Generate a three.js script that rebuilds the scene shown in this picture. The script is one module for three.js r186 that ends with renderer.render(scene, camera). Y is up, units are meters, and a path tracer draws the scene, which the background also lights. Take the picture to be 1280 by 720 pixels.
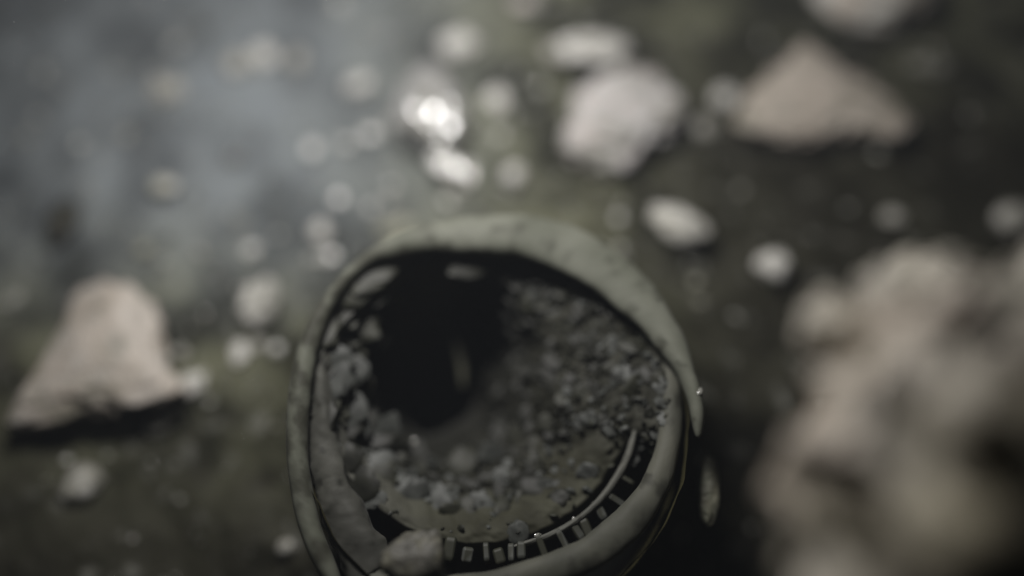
import * as THREE from 'three';
import { mergeGeometries } from 'three/addons/utils/BufferGeometryUtils.js';
import { RoundedBoxGeometry } from 'three/addons/geometries/RoundedBoxGeometry.js';
import { ImprovedNoise } from 'three/addons/math/ImprovedNoise.js';

// ---------------------------------------------------------------- camera, lamp, air, exposure
const R = Math.PI / 180, W = 1280, H = 720;
const scene = new THREE.Scene();
const camera = new THREE.PerspectiveCamera(45, 1024 / 576, 0.01, 20);
const PITCH = 64 * R, F = (H / 2) / Math.tan(22.5 * R), DIST = 0.334;
const fwd = new THREE.Vector3(0, -Math.sin(PITCH), -Math.cos(PITCH));
const up = new THREE.Vector3(0, Math.cos(PITCH), -Math.sin(PITCH));
const right = new THREE.Vector3(1, 0, 0);
// the tube mouth is centred on the world origin
camera.position.copy(fwd).multiplyScalar(-DIST).addScaledVector(right, 20 / F * DIST).addScaledVector(up, 155 / F * DIST);
camera.up.set(0, 1, 0);
camera.lookAt(camera.position.clone().add(fwd));
camera.focus = 0.323;
camera.userData.fStop = 0.62;
camera.updateMatrixWorld(true);

scene.background = new THREE.Color().setRGB(0.003, 0.003, 0.0025);
scene.fog = new THREE.FogExp2(new THREE.Color().setRGB(0.80, 0.87, 0.98), 0.085);

const lamp = new THREE.SpotLight(new THREE.Color().setRGB(1.0, 0.97, 0.94), 0.82, 0, 82 * R, 1, 2);
lamp.name = 'inspection_lamp';
lamp.position.set(-0.08, 0.31, -0.25);
lamp.target.position.set(0.0, -0.1, -0.20);
lamp.castShadow = true; lamp.shadow.radius = 2.4; lamp.shadow.mapSize.set(2048, 2048);
lamp.shadow.camera.near = 0.01; lamp.shadow.camera.far = 3;
scene.add(lamp, lamp.target);

const renderer = new THREE.WebGLRenderer({ antialias: true });
renderer.setSize(1024, 576);
renderer.toneMapping = THREE.LinearToneMapping;
renderer.toneMappingExposure = 1;
renderer.shadowMap.enabled = true;

// ---------------------------------------------------------------- helpers
let seed = 20417;
const rnd = () => { seed = (seed * 1664525 + 1013904223) >>> 0; return seed / 4294967296; };
const rr = (a, b) => a + (b - a) * rnd();
const perlin = (() => { const m = Math.random; Math.random = rnd; const n = new ImprovedNoise(); Math.random = m; return n; })();
const noise = (x, y, z) => perlin.noise(x, y, z);
function fbm(x, y, z, o = 4) { let a = 1, s = 0, t = 0; for (let i = 0; i < o; i++) { s += a * noise(x, y, z); t += a; a *= 0.5; x = x * 2.03 + 7.1; y = y * 2.03 + 3.7; z = z * 2.03 + 1.3; } return s / t; }
const clamp = (x, a = 0, b = 1) => Math.min(b, Math.max(a, x));
const smooth = (a, b, x) => { const t = clamp((x - a) / (b - a)); return t * t * (3 - 2 * t); };
const lerp = (a, b, t) => a + (b - a) * t;
const mixc = (a, b, t) => [lerp(a[0], b[0], t), lerp(a[1], b[1], t), lerp(a[2], b[2], t)];

// a point of the place at height h, found along a sight line
function P(px, py, h = 0) {
  const d = fwd.clone().addScaledVector(right, (px - W / 2) / F).addScaledVector(up, -(py - H / 2) / F);
  return camera.position.clone().addScaledVector(d, (h - camera.position.y) / d.y);
}
const perPixel = p => p.clone().sub(camera.position).dot(fwd) / F;   // metres per photo pixel at a point

const names = new Map();
function numbered(n) { const k = names.get(n) || 0; names.set(n, k + 1); return k ? `${n}_${String(k).padStart(3, '0')}` : n; }
function mesh(name, geo, mat, parent) {
  const m = new THREE.Mesh(geo, mat); m.name = parent === scene ? numbered(name) : name;
  m.castShadow = m.receiveShadow = true; parent.add(m); return m;
}
function thing(name, label, category, group) {
  const g = new THREE.Group(); g.name = numbered(name); g.userData = { label, category };
  if (group) g.userData.group = group;
  scene.add(g); return g;
}
function grid(nu, nv, fn, colour, wrapU = false) {           // fn(u,v) -> Vector3
  const pos = [], col = [], idx = [], uv = [], c = wrapU ? nu : nu + 1;
  for (let j = 0; j <= nv; j++) for (let i = 0; i < c; i++) {
    const p = fn(i / nu, j / nv); pos.push(p.x, p.y, p.z); uv.push(i / nu, j / nv);
    if (colour) col.push(...colour(p, i / nu, j / nv));
  }
  for (let j = 0; j < nv; j++) for (let i = 0; i < nu; i++) {
    const a = j * c + i, b = j * c + (i + 1) % c, d = a + c, e = b + c;
    idx.push(a, d, b, b, d, e);
  }
  const g = new THREE.BufferGeometry();
  g.setAttribute('position', new THREE.Float32BufferAttribute(pos, 3));
  g.setAttribute('uv', new THREE.Float32BufferAttribute(uv, 2));
  if (colour) g.setAttribute('color', new THREE.Float32BufferAttribute(col, 3));
  g.setIndex(idx); g.computeVertexNormals(); return g;
}
// fine relief shared by the wet surfaces
function reliefTexture(size, scale, s0) {
  const d = new Uint8Array(size * size * 4);
  for (let y = 0; y < size; y++) for (let x = 0; x < size; x++) {
    const a = x / size * 2 * Math.PI, b = y / size * 2 * Math.PI;
    const v = 0.5 + 0.5 * fbm(Math.cos(a) * scale + s0, Math.sin(a) * scale + Math.cos(b) * scale, Math.sin(b) * scale, 4) * 1.5;
    const k = (y * size + x) * 4; d[k] = d[k + 1] = d[k + 2] = clamp(v) * 255; d[k + 3] = 255;
  }
  const t = new THREE.DataTexture(d, size, size); t.wrapS = t.wrapT = THREE.RepeatWrapping;
  t.magFilter = THREE.LinearFilter; t.minFilter = THREE.LinearFilter; t.needsUpdate = true; return t;
}
const relief = reliefTexture(256, 4, 3.3);
const vc = (o) => new THREE.MeshPhysicalMaterial({ vertexColors: true, ...o });
const M = {
  ground: vc({ roughness: 0.75, specularIntensity: 0.5, bumpMap: relief, bumpScale: 0.0010 }),
  stone: vc({ roughness: 0.62, bumpMap: relief, bumpScale: 0.0012 }),
  wet: vc({ roughness: 0.55, specularIntensity: 0.55 }),
  gloss: vc({ roughness: 0.2, ior: 1.9, clearcoat: 1, clearcoatRoughness: 0.14 }),
  rim: vc({ roughness: 0.6, specularIntensity: 0.5, transmission: 0.3, thickness: 0, ior: 1.35, bumpMap: relief, bumpScale: 0.0001 }),
  wall: vc({ roughness: 0.75, specularIntensity: 0.4 }),
  throat: vc({ roughness: 0.85 }),
};

// ---------------------------------------------------------------- the ground
const GROUND_Y = -0.10;
function groundH(x, z) {
  const r = Math.hypot(x, z);
  let h = GROUND_Y + 0.022 * fbm(x * 7 + 4, 1.7, z * 7, 3) + 0.009 * fbm(x * 26, 5.2, z * 26, 3);
  h -= 0.02 * smooth(0.02, 0.16, z) * smooth(0.30, 0.10, r);                  // falls away on the near side of the tube
  h -= 0.04 * smooth(0.08, 0.13, x) * smooth(-0.03, 0.03, z) * smooth(0.3, 0.16, x);   // deep pocket between the tube and the tan rock
  h += 0.03 * smooth(0.17, 0.105, r) * smooth(0.05, -0.05, z);
  return h;
}
{
  const na = 420, nr = 230;
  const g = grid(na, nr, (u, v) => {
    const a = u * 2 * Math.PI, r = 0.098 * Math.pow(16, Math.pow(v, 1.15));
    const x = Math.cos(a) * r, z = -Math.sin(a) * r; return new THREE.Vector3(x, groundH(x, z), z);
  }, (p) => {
    const n = fbm(p.x * 16, 2.2, p.z * 16, 4), m = fbm(p.x * 45 + 9, 4, p.z * 45, 3);
    let c = mixc([0.016, 0.016, 0.008], [0.130, 0.132, 0.085], smooth(-0.22, 0.28, n));
    c = mixc(c, [0.012, 0.0105, 0.005], 0.9 * Math.max(smooth(0.02, 0.18, p.x + 0.1 * n) * smooth(-0.45, -0.22, p.z), smooth(-0.06, 0.08, p.z + 0.1 * n)));   // dimmer light on the right and near side, painted into the mud colour
    c = mixc(c, [0.030, 0.028, 0.018], smooth(0.05, 0.5, m));
    c = mixc(c, [0.17, 0.17, 0.15], 0.7 * smooth(0.22, 0.5, fbm(p.x * 70, 11, p.z * 70 + 5, 2)));
    return mixc(c, [0.20, 0.225, 0.25], 0.8 * smooth(0.06, -0.2, p.x) * smooth(-0.05, -0.22, p.z) * clamp(0.8 + 1.1 * n));   // bluish lamp haze on the far left, painted into the ground colour
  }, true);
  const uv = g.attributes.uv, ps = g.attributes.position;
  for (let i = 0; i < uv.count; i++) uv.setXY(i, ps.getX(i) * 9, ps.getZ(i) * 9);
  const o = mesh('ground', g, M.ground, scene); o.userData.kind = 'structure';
  o.userData.label = 'dark olive wet silty ground around the tube mouth';
}

// ---------------------------------------------------------------- the crusted tube
const tube = thing('hollow_tube', 'pale grey rimmed mouth of a hollow tube with grain crusted funnel and black throat', 'tube');

// a band of oval section along a line of sight-line points [px, py, half width in px, height]
function band(points, n, thick, tones, wob = 0.12, s = 0, leftDarken = 0) {
  const c = new THREE.CatmullRomCurve3(points.map(([x, y, , h]) => P(x, y, h)), false, 'centripetal');
  const wAt = t => { const f = t * (points.length - 1), i = Math.min(points.length - 2, Math.floor(f)); return lerp(points[i][2], points[i + 1][2], smooth(0, 1, f - i)); };
  const rings = 20, len = c.getLength();
  const out = grid(n, rings, (u, v) => {
    const p = c.getPoint(u), t = c.getTangent(u), pp = perPixel(p);
    const side = new THREE.Vector3(0, 1, 0).cross(t).normalize(), upv = new THREE.Vector3(0, 1, 0);
    const a = v * 2 * Math.PI, cap = Math.pow(Math.max(0, 1 - Math.pow(Math.abs(2 * u - 1), 26)), 0.5);
    const w = wAt(u) * pp * cap, th = Math.min(thick, w * 1.2);
    const k = 1 + wob * fbm(p.x * 60 + Math.cos(a) * 1.2 + s, p.z * 60, Math.sin(a) * 1.2 + s, 3) * 2.2;
    return p.clone().addScaledVector(side, Math.cos(a) * w * k).addScaledVector(upv, Math.sin(a) * th * k);
  }, (p) => {
    const q = fbm(p.x * 34 + s, p.y * 34, p.z * 34, 4), q2 = fbm(p.x * 110 + s, p.y * 110, p.z * 110 + 4, 3);
    const c = mixc(mixc(tones[0], tones[1], smooth(-0.4, 0.4, q)), tones[2], 0.85 * smooth(0.08, 0.4, q2));
    return mixc(c, tones[2], leftDarken * smooth(-0.03, -0.09, p.x) * smooth(-0.5, 0.2, q + q2));   // darker towards the left
  });
  for (let i = 0, q = out.attributes.uv; i < q.count; i++) q.setXY(i, q.getX(i) * len * 14, q.getY(i) * 0.05 * 14);
  return out;
}
const rimTones = [[0.135, 0.142, 0.112], [0.20, 0.207, 0.17], [0.055, 0.055, 0.042]];
mesh('outer_rim', band([[424, 742, 13, -0.012], [388, 660, 13, -0.008], [373, 580, 13, -0.004], [374, 500, 14, 0], [388, 428, 13, 0], [416, 370, 9, 0], [456, 328, 9, 0], [512, 302, 18, 0], [588, 293, 25, 0.001], [660, 296, 30, 0.001], [728, 320, 32, 0.001], [786, 363, 29, 0.001], [832, 418, 20, 0.001], [860, 472, 11, 0], [871, 512, 9, -0.001], [873, 548, 6, -0.004]], 300, 0.0055, rimTones, 0.05, 0, 0.9), M.rim, tube);
mesh('inner_ring', band([[800, 384, 6, -0.012], [828, 424, 10, -0.010], [838, 480, 13, -0.009], [837, 545, 14, -0.008], [818, 608, 17, -0.007], [780, 658, 21, -0.006], [724, 698, 20, -0.006], [660, 719, 18, -0.007], [600, 734, 17, -0.009], [520, 736, 18, -0.012], [440, 720, 14, -0.014]], 240, 0.0045, [[0.075, 0.077, 0.062], [0.13, 0.13, 0.105], [0.04, 0.04, 0.032]], 0.06, 5), M.rim, tube);
mesh('left_lining', band([[410, 410, 7, -0.010], [404, 465, 12, -0.010], [403, 530, 16, -0.011], [412, 595, 20, -0.012], [434, 655, 26, -0.013], [468, 720, 30, -0.015]], 140, 0.006, [[0.055, 0.055, 0.048], [0.10, 0.10, 0.086], [0.025, 0.025, 0.02]], 0.2, 9), M.rim, tube);
tube.children[2].name = 'lining_fold';
mesh('inner_ring', band([[786, 420, 3, -0.013], [794, 460, 4, -0.014], [796, 510, 4, -0.015], [788, 560, 4, -0.016], [766, 604, 4, -0.017], [732, 642, 4, -0.018], [690, 668, 4, -0.019], [640, 684, 3, -0.020]], 160, 0.002, [[0.11, 0.112, 0.098], [0.17, 0.17, 0.15], [0.05, 0.05, 0.042]], 0.2, 12), M.rim, tube);

// outer wall of the tube, from the rim down into the ground
mesh('outer_wall', grid(220, 14, (u, v) => {
  const a = u * 2 * Math.PI, r = lerp(0.093, 0.100, v) * (1 + 0.03 * fbm(Math.cos(a) * 4, Math.sin(a) * 4, v * 3, 3)), y = lerp(-0.003, -0.17, v);
  return new THREE.Vector3(Math.cos(a) * r, y - 0.004 * Math.max(0, -Math.sin(a)), -Math.sin(a) * r * 0.97);
}, (p) => mixc([0.024, 0.022, 0.008], [0.05, 0.045, 0.018], smooth(-0.4, 0.4, fbm(p.x * 40, p.y * 40, p.z * 40, 3))), true), M.wall, tube);

// funnel
const oA = [610, 503, 225, 214], oB = [545, 452, 63, 84];
function funnelPx(a, t) {
  const e = [0, 1, 2, 3].map(k => lerp(oA[k], oB[k], t));
  const w = 1 + 0.16 * smooth(0.5, 1, t) * noise(Math.cos(a) * 1.7 + 5, Math.sin(a) * 1.7, 2.2);
  return [e[0] + Math.cos(a) * e[2] * w, e[1] - Math.sin(a) * e[3] * w];
}
function funnelH(a, t) {
  const s = Math.max(0, -Math.sin(a));
  const wall = -0.006 - 0.024 * t - 0.040 * smooth(0.55, 1, t);
  const shelf = -0.024 - 0.012 * smooth(0.25, 0.55, t) - 0.05 * smooth(0.55, 1, t) - 0.04 * smooth(0.21, 0.12, t);  // near side: groove, smooth ledge, drop
  return lerp(wall, shelf, smooth(0.1, 0.7, s));
}
function funnelP(a, t, lift = 0) { const [x, y] = funnelPx(a, t); return P(x, y, funnelH(a, t) + lift); }
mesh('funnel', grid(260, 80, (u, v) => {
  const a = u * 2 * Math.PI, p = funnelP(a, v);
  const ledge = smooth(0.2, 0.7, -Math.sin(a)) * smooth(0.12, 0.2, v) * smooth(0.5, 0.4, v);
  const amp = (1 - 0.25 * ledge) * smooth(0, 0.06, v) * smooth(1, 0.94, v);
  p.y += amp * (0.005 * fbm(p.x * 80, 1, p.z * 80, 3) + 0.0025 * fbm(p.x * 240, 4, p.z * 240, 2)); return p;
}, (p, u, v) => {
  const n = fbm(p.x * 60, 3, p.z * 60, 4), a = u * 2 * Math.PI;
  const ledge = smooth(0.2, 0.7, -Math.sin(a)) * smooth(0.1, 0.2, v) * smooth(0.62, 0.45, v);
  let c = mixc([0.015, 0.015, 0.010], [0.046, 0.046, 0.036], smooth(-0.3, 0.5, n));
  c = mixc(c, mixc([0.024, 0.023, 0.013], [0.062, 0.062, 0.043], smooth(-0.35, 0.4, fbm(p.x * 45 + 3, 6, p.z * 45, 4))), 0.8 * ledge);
    c = mixc(c, [0.012, 0.012, 0.008], 0.6 * smooth(0.1, 0.9, Math.sin(a)) * smooth(0.3, 0.6, v + 0.35 * n));  // shade below the far rim, painted into the upper wall
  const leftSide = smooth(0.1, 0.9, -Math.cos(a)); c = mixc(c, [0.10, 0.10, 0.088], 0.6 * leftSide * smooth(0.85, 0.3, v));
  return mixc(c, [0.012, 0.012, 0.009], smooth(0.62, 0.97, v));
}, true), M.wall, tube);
// throat: a blind dark pipe
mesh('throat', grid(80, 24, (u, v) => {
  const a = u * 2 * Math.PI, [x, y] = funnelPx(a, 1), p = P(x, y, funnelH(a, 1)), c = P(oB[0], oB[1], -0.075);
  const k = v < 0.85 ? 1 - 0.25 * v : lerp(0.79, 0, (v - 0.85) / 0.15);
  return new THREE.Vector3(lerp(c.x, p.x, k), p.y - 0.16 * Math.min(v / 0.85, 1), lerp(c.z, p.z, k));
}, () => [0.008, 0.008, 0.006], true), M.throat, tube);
mesh('throat_lip', band([[528, 392, 2.5, -0.062], [556, 408, 4, -0.064], [571, 434, 5, -0.066], [578, 462, 5, -0.068], [579, 486, 2.5, -0.070]], 60, 0.0022, [[0.06, 0.06, 0.044], [0.10, 0.10, 0.072], [0.04, 0.04, 0.028]], 0.1, 2), M.rim, tube);

// rough lumps: a few shared shapes
function lump(detail, rough, s, flat = 1, facet = 0) {
  const g = new THREE.IcosahedronGeometry(1, detail), p = g.attributes.position, v = new THREE.Vector3();
  for (let i = 0; i < p.count; i++) {
    v.fromBufferAttribute(p, i).normalize();
    let k = 1 + rough * 1.6 * fbm(v.x * 1.3 + s, v.y * 1.3 + s * 0.7, v.z * 1.3, 2) + rough * 0.7 * fbm(v.x * 3.6 + s, v.y * 3.6, v.z * 3.6 - s, 2);
    if (facet) for (let f = 0; f < 7; f++) {                                   // cut a few broad faces
      const n = new THREE.Vector3(noise(f * 3.1 + s, 1.5, s) , noise(2.5, f * 2.7 + s, s + 4.5), noise(s, 7.5, f * 3.3)).normalize(), d = v.dot(n);
      if (d > 0.05) k = Math.min(k, lerp(k, 0.72 / d, facet));
    }
    v.multiplyScalar(k); p.setXYZ(i, v.x, v.y * flat, v.z);
  }
  return g;
}
function weld(g) {            // shared vertices so that normals are smooth
  const p = g.attributes.position, map = new Map(), pos = [], idx = [];
  for (let i = 0; i < p.count; i++) {
    const k = [p.getX(i), p.getY(i), p.getZ(i)].map(x => Math.round(x * 1e5)).join();
    if (!map.has(k)) { map.set(k, pos.length / 3); pos.push(p.getX(i), p.getY(i), p.getZ(i)); }
    idx.push(map.get(k));
  }
  const o = new THREE.BufferGeometry(); o.setAttribute('position', new THREE.Float32BufferAttribute(pos, 3));
  o.setAttribute('uv', new THREE.Float32BufferAttribute(pos.filter((_, i) => i % 3 !== 1), 2));
  o.setIndex(idx); o.computeVertexNormals(); return o;
}
function tint(g, fn) {
  const p = g.attributes.position, c = new Float32Array(p.count * 3);
  for (let i = 0; i < p.count; i++) c.set(fn(p.getX(i), p.getY(i), p.getZ(i)), i * 3);
  g.setAttribute('color', new THREE.BufferAttribute(c, 3)); return g;
}
const grainTones = [[0.013, 0.0135, 0.009], [0.027, 0.028, 0.019], [0.048, 0.051, 0.046], [0.080, 0.084, 0.078], [0.25, 0.25, 0.225]];
const grainShapes = grainTones.map((t, k) => [0, 1, 2].map(j => {
  const s = k * 5.3 + j * 2.1;
  return tint(weld(lump(3, 0.42, s, 0.9, 0.5)), (x, y, z) => mixc(t, t.map(q => q * 0.55), smooth(-0.3, 0.5, noise(x * 2 + s, y * 2, z * 2))));
}));
function grain(px, py, r, tone, h, mat = M.wet, name = 'grain', sx = 1, sz = 1) {
  const p = P(px, py, h), m = mesh(name, grainShapes[tone][Math.floor(rnd() * 3)], mat, tube), k = r * perPixel(p);
  m.position.copy(p); m.scale.set(k * sx * rr(0.8, 1.6), k * rr(0.16, 0.34), k * sz * rr(0.7, 1.4)); m.rotation.set(rr(-0.3, 0.3), rr(0, 6.28), rr(-0.3, 0.3)); return m;
}
// crust all over the funnel
{
  const placed = [];
  let tries = 0;
  while (placed.length < 235 && tries++ < 12000) {
    const a = rr(0, 6.283), t = Math.pow(rnd(), 1.25) * 0.86, s = Math.sin(a), c = Math.cos(a);
    if (s < -0.3 && t > 0.07 && t < 0.42 && rnd() < 0.93) continue;            // the smooth ledge stays bare
    const leftSide = smooth(0.2, 0.9, -c), r = lerp(rr(5, 13), rr(9, 23), leftSide);
    const [x, y] = funnelPx(a, t);
    if (placed.some(q => Math.hypot(q[0] - x, q[1] - y) < (q[2] + r) * 0.6)) continue;
    placed.push([x, y, r]);
    const deep = t > 0.6, q = rnd();
    const tone = deep ? (q < 0.8 ? 0 : 1) : s > 0.25 ? (q < 0.45 ? 0 : q < 0.85 ? 1 : c < 0.2 || q < 0.95 ? 2 : 3) : (q < 0.25 ? 0 : q < 0.5 ? 1 : q < 0.8 ? 2 : 3);
    grain(x, y, r * 1.15, tone, funnelH(a, t) + 0.0005);
  }
}
// the grains that stand out in the photograph
for (const [x, y, r, tone, h] of [[702, 372, 11, 3, -0.020], [733, 396, 7, 3, -0.024], [765, 392, 6, 3, -0.020], [746, 405, 5, 3, -0.022], [715, 410, 10, 2, -0.024], [750, 468, 10, 3, -0.020], [700, 474, 4, 3, -0.03], [742, 500, 8, 3, -0.022], [745, 542, 9, 3, -0.026], [710, 525, 10, 2, -0.03], [790, 545, 7, 3, -0.020], [792, 470, 8, 3, -0.018], [790, 574, 7, 3, -0.020], [812, 520, 7, 3, -0.016],
  [484, 345, 4, 4, -0.008], [511, 346, 4, 3, -0.010], [458, 376, 14, 2, -0.010], [592, 330, 26, 0, -0.012], [575, 318, 14, 0, -0.010], [470, 334, 14, 0, -0.012], [436, 362, 12, 0, -0.012], [425, 392, 14, 0, -0.012], [408, 462, 12, 0, -0.010], [432, 532, 20, 0, -0.022], [430, 574, 19, 0, -0.022], [449, 606, 21, 0, -0.024], [398, 590, 10, 0, -0.012], [412, 630, 14, 1, -0.016], [452, 470, 12, 2, -0.028], [486, 534, 14, 2, -0.038], [466, 550, 12, 2, -0.034], [486, 618, 16, 2, -0.034],
  [575, 580, 20, 1, -0.045], [612, 566, 18, 2, -0.045], [640, 590, 12, 3, -0.04], [690, 580, 22, 3, -0.038], [722, 586, 16, 3, -0.034], [545, 626, 20, 2, -0.036], [598, 628, 14, 3, -0.034], [648, 616, 16, 2, -0.036], [668, 612, 12, 3, -0.036], [674, 630, 6, 3, -0.034], [632, 638, 5, 3, -0.034], [540, 580, 8, 2, -0.045], [560, 600, 6, 2, -0.044]]) grain(x, y, r, tone, h);
// wet beads that catch the lamp
for (const [x, y, r, h, sz] of [[875, 489, 3.2, 0.004, 2.4], [517, 552, 2.5, -0.050, 1], [484, 344, 3, -0.008, 1], [784, 452, 2, -0.012, 3], [764, 448, 2, -0.016, 1], [716, 608, 3, -0.03, 1], [672, 669, 4, -0.018, 0.7], [718, 650, 4, -0.018, 1]]) grain(x, y, r, 4, h, M.gloss, 'bead', 1, sz);
// ribs across the groove on the near side, dark gaps between them
const ribShapes = [1, 2, 3].map(k => tint(new RoundedBoxGeometry(2, 2, 2, 3, 0.5), (x, y, z) => mixc(grainTones[k], grainTones[1], smooth(-0.4, 0.4, noise(x * 1.5 + k, y, z * 1.5)))));
let ribAngle = -26;
for (let i = 0; i < 13; i++) {
  ribAngle -= rr(3.6, 8.2);
  const a = ribAngle * R, rad = rr(195, 203), px = 612 + Math.cos(a) * rad, py = 504 - Math.sin(a) * rad * 0.96;
  const p = P(px, py, -0.021), k = perPixel(p), m = mesh('rib', ribShapes[i % 3], M.wet, tube);
  m.position.copy(p); m.scale.set(rr(3.5, 8) * k, rr(0.003, 0.0045), rr(9, 18) * k); m.rotation.set(rr(-0.15, 0.15), a + Math.PI / 2 + rr(-0.3, 0.3), rr(-0.15, 0.15));
}
// finer crust, too small to tell apart
{
  const list = [], base = weld(lump(1, 0.3, 4.4, 0.8)), mtx = new THREE.Matrix4(), q = new THREE.Quaternion();
  for (let i = 0; i < 2200; i++) {
    const a = rr(0, 6.283), t = rnd() * 0.9, s = Math.sin(a);
    if (s < -0.3 && t > 0.1 && t < 0.45 && rnd() < 0.9) continue;
    const p = funnelP(a, t, 0.0008), k = rr(1.2, 5) * perPixel(p);
    const tone = grainTones[t > 0.6 ? 0 : Math.floor(Math.pow(rnd(), 1.6) * 4)];
    const g = base.clone(); q.setFromEuler(new THREE.Euler(rr(0, 6), rr(0, 6), rr(0, 6)));
    g.applyMatrix4(mtx.compose(p, q, new THREE.Vector3(k, k * rr(0.4, 0.8), k * rr(0.8, 1.6))));
    list.push(tint(g, () => tone));
  }
  const o = mesh('fine_grain', mergeGeometries(list), M.wet, tube); o.userData.kind = 'stuff';
}

// ---------------------------------------------------------------- stones
const TAN = [0.39, 0.345, 0.295], GREY = [0.52, 0.51, 0.48], WHITE = [0.80, 0.80, 0.77], PALE = [0.68, 0.67, 0.64], OLIVE = [0.30, 0.30, 0.22], PINK = [0.52, 0.40, 0.37], DARK = [0.03, 0.027, 0.018], MID = [0.24, 0.235, 0.20];
let stoneSeed = 1;
// a star-shaped body whose plan follows [px, py] corners round a middle, rounded and rough, thick in height
function outlineBody(corners, h, thick, s, rough = 0.12, power = 0.6, detail = 14, under = 0.5, lean = [0, 0]) {
  const pts = corners.map(([x, y]) => P(x, y, h)), mid = pts.reduce((a, p) => a.add(p), new THREE.Vector3()).divideScalar(pts.length);
  const reach = th => {
    const dx = Math.cos(th), dz = Math.sin(th); let best = 0;
    for (let i = 0; i < pts.length; i++) {
      const a = pts[i], b = pts[(i + 1) % pts.length], ax = a.x - mid.x, az = a.z - mid.z, ex = b.x - a.x, ez = b.z - a.z;
      const den = dx * ez - dz * ex; if (Math.abs(den) < 1e-12) continue;
      const t = (ax * ez - az * ex) / den, u = (ax * dz - az * dx) / den;
      if (t > 0 && u >= -1e-6 && u <= 1 + 1e-6) best = Math.max(best, t);
    }
    return best;
  };
  const table = Array.from({ length: 180 }, (_, i) => reach(i / 180 * 2 * Math.PI));
  const soft = table.map((_, i) => { let q = 0, w = 0; for (let j = -4; j <= 4; j++) { const e = 5 - Math.abs(j); q += e * table[(i + j + 180) % 180]; w += e; } return q / w; });
  const g = weld(new THREE.IcosahedronGeometry(1, detail)), p = g.attributes.position, v = new THREE.Vector3();
  for (let i = 0; i < p.count; i++) {
    v.fromBufferAttribute(p, i).normalize();
    const f = ((Math.atan2(v.z, v.x) / (2 * Math.PI) + 1) % 1) * 180, a = Math.floor(f) % 180, r = lerp(soft[a], soft[(a + 1) % 180], f - Math.floor(f));
    const hor = Math.hypot(v.x, v.z), k = 1 + rough * (1.6 * fbm(v.x * 1.6 + s, v.y * 1.6, v.z * 1.6 + s, 3) + 0.9 * fbm(v.x * 5 + s, v.y * 5, v.z * 5, 3));
    const rad = Math.pow(hor, power) * r * k * (v.y < 0 ? 1 + under * v.y : 1), n = hor || 1;
    const b = v.y < 0 ? Math.pow(-v.y, 1.2) : 0;
    p.setXYZ(i, v.x / n * rad + b * lean[0], v.y * (v.y > 0 ? thick : h - GROUND_Y + 0.015) * k, v.z / n * rad + b * lean[1]);   // reaches down into the ground
  }
  g.computeVertexNormals(); return [g, mid];
}
function outlined(corners, h, thick, tones, label, o = {}) {
  const s = (stoneSeed += 1.37), [g, mid] = outlineBody(corners, h, thick, s, o.rough, o.power, o.detail);
  g.computeBoundingSphere(); return finish(g, mid, g.boundingSphere.radius, s, tones, label, o);
}
function finish(g, at, size, s, tones, label, o) {
  const f = 2.2 / size;
  tint(g, (x, y, z) => {
    const n = fbm(x * f + s, y * f, z * f, 4), n2 = fbm(x * f * 3 + s, y * f * 3 + 5, z * f * 3, 3);
    let c = mixc(tones[0], tones[1] ?? tones[0], smooth(-0.25, 0.3, n));
    if (tones[2]) c = mixc(c, tones[2], 0.75 * smooth(0.1, 0.45, n2));
    return mixc(c, [0.13, 0.125, 0.09], smooth(-0.05, 0.35, fbm(x * f * 1.6 + s + 9, y * f * 1.6, z * f * 1.6, 3)) * 0.8);   // silt lying on it
  });
  const uv = g.attributes.uv, ps = g.attributes.position;
  for (let i = 0; i < uv.count; i++) uv.setXY(i, ps.getX(i) * 12, ps.getZ(i) * 12 + ps.getY(i) * 7);
  const m = mesh(o.name ?? 'stone', g, o.mat ?? M.stone, scene); m.position.copy(at);
  m.userData = { label, category: o.category ?? 'stone', ...(o.group ? { group: o.group } : {}) };
  return m;
}
// [px, py, half width, half height] in the photograph, height of the middle, tones
function stone(px, py, rx, ry, h, tones, label, o = {}) {
  const s = (stoneSeed += 1.37), p = P(px, py, h), k = perPixel(p);
  const g = weld(lump(o.detail ?? (rx > 40 ? 6 : 4), o.rough ?? 0.3, o.s ?? s, 1, o.facet ?? 0.5));
  const sy = (o.tall ?? 0.7) * Math.min(rx, ry) * k;
  g.scale(rx * k, sy, ry * k * 1.06);
  g.rotateZ(o.roll ?? 0); g.rotateX(o.tip ?? 0); g.rotateY((o.turn ?? 0) * R);
  return finish(g, p, Math.max(rx, ry) * k, s, tones, label, o);
}
const ST = { name: 'pebble', category: 'pebble' };
const pebble = (px, py, rx, ry, tones, label, o = {}) => {
  if (Math.max(rx, ry) < 11 && tones[0] !== MID && tones[0] !== OLIVE) { rx *= 1.15; ry *= 1.15; tones = [WHITE, PALE]; o = { mat: M.gloss, ...o }; }   // tiny ones whitened to stand for lamp glints, glossy as if wet                     // a small stone resting on the ground
  const g0 = P(px, py, GROUND_Y), y = groundH(g0.x, g0.z), k = perPixel(g0);
  return stone(px, py, rx, ry, y + 0.5 * Math.min(rx, ry) * k, tones, label, { ...ST, ...o });
};
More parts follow.
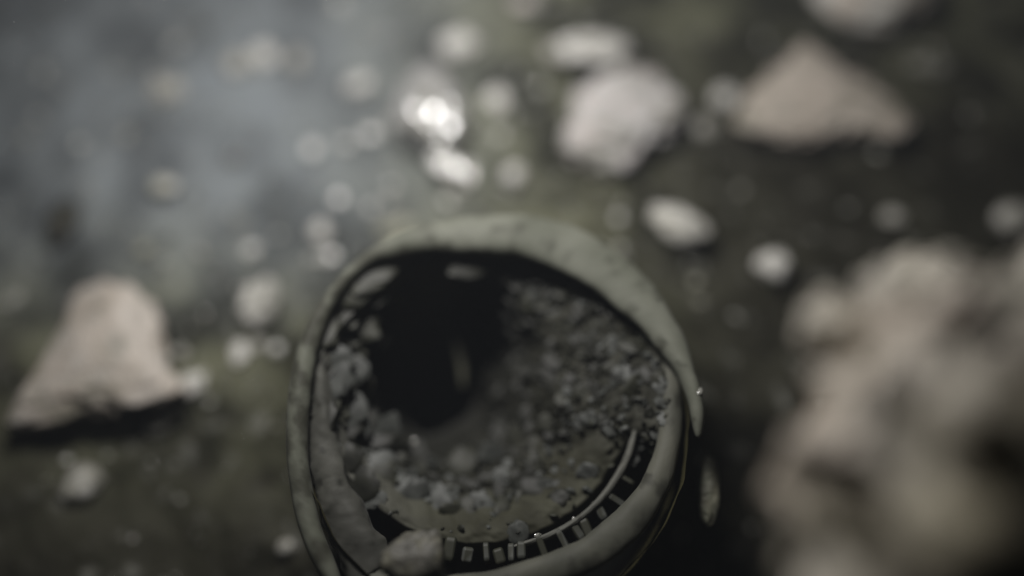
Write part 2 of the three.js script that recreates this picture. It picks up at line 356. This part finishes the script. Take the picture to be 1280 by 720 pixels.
// the large ones
{
  // lumpy tan rock at the right: one body of many rounded knobs
  const [w, p] = outlineBody([[925, 604], [965, 530], [1012, 478], [1012, 422], [1056, 400], [1076, 372], [1130, 362], [1185, 338], [1290, 330], [1420, 400], [1440, 640], [1300, 800], [1060, 800], [990, 720], [950, 668]], 0.115, 0.045, 3.1, 0.07, 0.65, 60, 0.8, [0.2, 0.12]);
  const ps = w.attributes.position, ns = w.attributes.normal, v = new THREE.Vector3(), nn = new THREE.Vector3();
  const pillow = (x, y, z) => 0.7 * Math.abs(noise(x * 14 + 3, y * 14, z * 14)) + 0.5 * Math.abs(noise(x * 38, y * 38 + 5, z * 38)) + 0.14 * Math.abs(noise(x * 90, y * 90 + 5, z * 90));
  const crease = [];
  for (let i = 0; i < ps.count; i++) {
    v.fromBufferAttribute(ps, i); nn.fromBufferAttribute(ns, i); const b = pillow(v.x, v.y, v.z); crease.push(b);
    v.addScaledVector(nn, 0.056 * (Math.max(b, 0.18) - 0.3)); ps.setXYZ(i, v.x, v.y, v.z);
  }
  w.computeVertexNormals();
  tint(w, (x, y, z) => {
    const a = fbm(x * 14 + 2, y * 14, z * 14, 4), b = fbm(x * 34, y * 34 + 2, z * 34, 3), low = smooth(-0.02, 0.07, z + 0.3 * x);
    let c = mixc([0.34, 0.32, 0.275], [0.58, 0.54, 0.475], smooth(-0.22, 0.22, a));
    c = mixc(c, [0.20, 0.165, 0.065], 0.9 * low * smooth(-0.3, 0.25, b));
    c = mixc(c, [0.42, 0.335, 0.28], 0.45 * smooth(0.15, 0.4, fbm(x * 22 + 8, y * 22, z * 22, 3)));
    c = mixc(c, [0.15, 0.135, 0.09], 0.65 * smooth(0.08, 0.34, fbm(x * 18 + 30, y * 18, z * 18 + 4, 3)));
    return mixc(c, [0.22, 0.195, 0.14], 0.6 * smooth(0.1, 0.45, b));
  });
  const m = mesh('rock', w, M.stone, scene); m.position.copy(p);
  m.userData = { label: 'large lumpy tan rock filling the lower right beside the tube', category: 'rock' };
}
outlined([[14, 536], [60, 452], [100, 372], [124, 352], [176, 366], [204, 410], [206, 470], [256, 488], [180, 512], [90, 520]], -0.085, 0.016, [TAN, [0.46, 0.42, 0.375], [0.36, 0.35, 0.33]], 'large pale tan wedge shaped stone left of the tube', { rough: 0.17 });
outlined([[708, 182], [722, 120], [752, 96], [800, 92], [846, 120], [850, 158], [812, 182], [780, 212], [738, 204]], -0.085, 0.015, [[0.36, 0.35, 0.34], [0.48, 0.47, 0.455], [0.42, 0.31, 0.29]], 'pale grey stone with pink patches above the tube mouth', { rough: 0.26 });
outlined([[914, 168], [950, 110], [1000, 62], [1040, 84], [1100, 120], [1136, 150], [1124, 180], [1070, 168], [990, 178]], -0.085, 0.014, [TAN, [0.43, 0.385, 0.335], [0.2, 0.2, 0.17]], 'broad tan stone at upper right, wider than it is tall', { rough: 0.22 });
outlined([[1010, -14], [1080, -40], [1160, -30], [1170, 10], [1110, 38], [1050, 30]], -0.085, 0.022, [GREY, TAN], 'pinkish tan stone cut off by the top edge at right', { rough: 0.12 });
stone(744, 62, 50, 20, -0.08, [PALE, GREY], 'long narrow pale stone directly above the pink patched one', { rough: 0.3 });
stone(850, 280, 40, 22, -0.075, [GREY, [0.5, 0.49, 0.44]], 'slanting pale grey stone just outside the upper right of the rim', { turn: -28, rough: 0.25 });
outlined([[490, 160], [504, 112], [530, 88], [562, 98], [584, 142], [578, 180], [552, 196], [514, 178]], -0.085, 0.022, [[0.36, 0.355, 0.35], [0.26, 0.26, 0.25]], 'glossy pale stone with the brightest lamp glint', { mat: M.gloss, rough: 0.16, power: 0.8 });
stone(560, 206, 30, 13, -0.085, [WHITE, GREY], 'ragged whitish stone touching the underside of the glinting stone', { mat: M.gloss, rough: 0.6, turn: -40 });
stone(520, 698, 46, 32, 0.004, [[0.07, 0.067, 0.056], [0.045, 0.044, 0.036]], 'dull grey brown stone resting on the near edge of the tube', { rough: 0.25 });
stone(885, 612, 15, 42, -0.03, [[0.12, 0.125, 0.09], [0.08, 0.08, 0.06]], 'upright grey green shard leaning on the right outside of the tube', { rough: 0.15, facet: 0.2, turn: -10, name: 'shard', category: 'shard' });
// pebbles, each its own
pebble(516, 180, 6, 6, [WHITE], 'tiny bright chip at the lower left corner of the glinting stone');
pebble(560, 252, 5, 6, [WHITE], 'tiny bright chip close above the rim under the trail of chips');
pebble(586, 216, 10, 16, [WHITE, GREY], 'upright whitish chip right of the ragged whitish stone', { mat: M.gloss, turn: 15 });
pebble(572, 236, 12, 10, [GREY, MID], 'dim chip under the ragged whitish stone, nearest the rim', { mat: M.wet });
pebble(541, 184, 9, 6, [WHITE, PALE], 'bright chip on the lower edge of the glinting stone');
pebble(575, 56, 26, 17, [PALE, GREY], 'pale oval pebble straight above the glinting stone', { turn: 20 });
pebble(622, 125, 18, 17, [PALE, GREY], 'round whitish pebble just right of the glinting stone');
pebble(641, 220, 14, 13, [PALE, GREY], 'small square whitish pebble above the top of the rim');
pebble(450, 106, 18, 13, [PALE, GREY], 'oval whitish pebble to the left of the glinting stone', { turn: 20 });
pebble(296, 80, 16, 16, [GREY, MID], 'leftmost of the three grey pebbles in a row at upper left');
pebble(330, 70, 15, 17, [PALE, GREY], 'middle one, the palest, of the three pebbles in a row at upper left');
pebble(371, 76, 12, 14, [GREY, MID], 'rightmost of the three grey pebbles in a row at upper left');
pebble(211, 112, 22, 17, [GREY, MID], 'blurred grey pebble standing alone at upper left');
pebble(905, 122, 16, 15, [GREY, PALE], 'round grey pebble against the left end of the broad tan stone');
pebble(880, 160, 13, 13, [GREY, MID], 'small grey pebble between the pink patched stone and broad tan stone');
pebble(967, 330, 21, 19, [GREY, PALE], 'blocky grey pebble alone on the dark ground right of the rim');
pebble(1116, 272, 16, 11, [MID, GREY], 'dull pebble on dark ground above the large lumpy rock');
pebble(1162, 80, 25, 11, [MID, [0.16, 0.16, 0.14]], 'flat dim grey pebble right of the broad tan stone');
pebble(690, 66, 13, 13, [GREY, MID], 'grey pebble at the left end of the long narrow stone');
pebble(655, 3, 16, 10, [PALE, PINK], 'pinkish pebble at the top edge above the tube');
pebble(1268, 274, 22, 22, [GREY, MID], 'grey pebble at the right edge above the lumpy rock');
pebble(774, 272, 6, 6, [PALE], 'tiny pale pebble beside the upper right of the rim');
pebble(400, 289, 13, 14, [GREY, PALE], 'grey pebble outside the upper left of the rim', {});
pebble(411, 321, 10, 8, [GREY, MID], 'small grey pebble touching the upper left of the rim');
pebble(424, 250, 7, 7, [PALE, GREY], 'small whitish pebble above the grey one at upper left of rim');
pebble(390, 186, 8, 10, [PALE, GREY], 'small whitish upright pebble midway between rim and the row of three');
pebble(490, 232, 5, 5, [PALE], 'tiny whitish pebble left of the ragged whitish stone');
pebble(463, 260, 5, 5, [PALE], 'tiny whitish pebble above the long olive pebble at the rim');
pebble(494, 284, 24, 9, [OLIVE, [0.4, 0.4, 0.32]], 'long pale olive pebble lying along the upper left of the rim', { turn: 22 });
pebble(434, 180, 7, 6, [GREY, PALE], 'small dim pebble below left of the glinting stone');
pebble(463, 167, 9, 7, [GREY, PALE], 'small grey pebble at the lower left of the glinting stone');
pebble(492, 158, 9, 9, [PALE, GREY], 'whitish pebble touching the left side of the glinting stone');
pebble(315, 312, 9, 8, [PALE, GREY], 'small bright pebble between the wedge stone and the rim top');
pebble(324, 378, 24, 30, [GREY, MID], 'upright grey pebble right of the wedge stone', { turn: -20 });
pebble(300, 440, 11, 17, [GREY, PALE], 'narrow upright pebble left of the rim');
pebble(322, 432, 10, 9, [MID, GREY], 'small dim pebble just right of the narrow upright one');
pebble(345, 436, 6, 6, [PALE], 'tiny pale pebble close to the left side of the rim');
pebble(239, 481, 18, 15, [GREY, PALE], 'pale squarish pebble right of the wedge stone tail');
pebble(226, 441, 9, 8, [MID, GREY], 'dim pebble above the pale squarish one beside the wedge stone');
pebble(204, 525, 17, 22, [MID, GREY], 'dull pebble below the wedge stone', { turn: -25 });
pebble(100, 606, 24, 24, [MID, GREY], 'lone dull pebble on dark ground at lower left', { facet: 0.8 });
pebble(356, 684, 10, 9, [MID, GREY], 'small pebble beside the lower left of the tube');
pebble(346, 534, 6, 5, [MID], 'tiny dim pebble left of the tube side');
pebble(870, 352, 7, 7, [MID, OLIVE], 'upper one of two tiny dim pebbles right of the rim');
pebble(876, 378, 7, 4, [MID, OLIVE], 'lower one of two tiny dim pebbles right of the rim');
pebble(180, 312, 10, 8, [OLIVE, MID], 'dim olive pebble above the wedge stone');
pebble(203, 234, 17, 12, [OLIVE, GREY], 'dim greenish pebble at left, halfway up');
pebble(79, 272, 20, 27, [[0.008, 0.007, 0.004]], 'single dark brown pebble at far left', {});

// loose grit on the ground, too fine and too many to count
{
  const list = [], base = weld(lump(1, 0.3, 8.4, 0.8, 0.5)), mtx = new THREE.Matrix4(), q = new THREE.Quaternion();
  for (let i = 0; i < 3600; i++) {
    const px = rr(-200, 1480), py = rr(-160, 900), p = P(px, py, GROUND_Y);
    if (Math.hypot(p.x, p.z) < 0.112) continue;
    if ((p.x > 0.1 || p.z > 0) && rnd() < 0.7) continue;                        // sparser on the darkened right and near side
    p.y = groundH(p.x, p.z); const k = (0.8 + 9 * Math.pow(rnd(), 5)) * perPixel(p);
    const tone = mixc([0.05, 0.05, 0.035], [0.55, 0.55, 0.5], Math.pow(rnd(), 1.8));
    const g = base.clone(); q.setFromEuler(new THREE.Euler(rr(0, 6), rr(0, 6), rr(0, 6)));
    g.applyMatrix4(mtx.compose(p, q, new THREE.Vector3(k, k * rr(0.6, 1), k * rr(0.8, 1.4))));
    list.push(tint(g, () => tone));
  }
  const o = mesh('grit', mergeGeometries(list), M.gloss, scene);
  o.userData = { kind: 'stuff', label: 'fine pale grit scattered over the dark ground', category: 'grit' };
}
renderer.render(scene, camera);
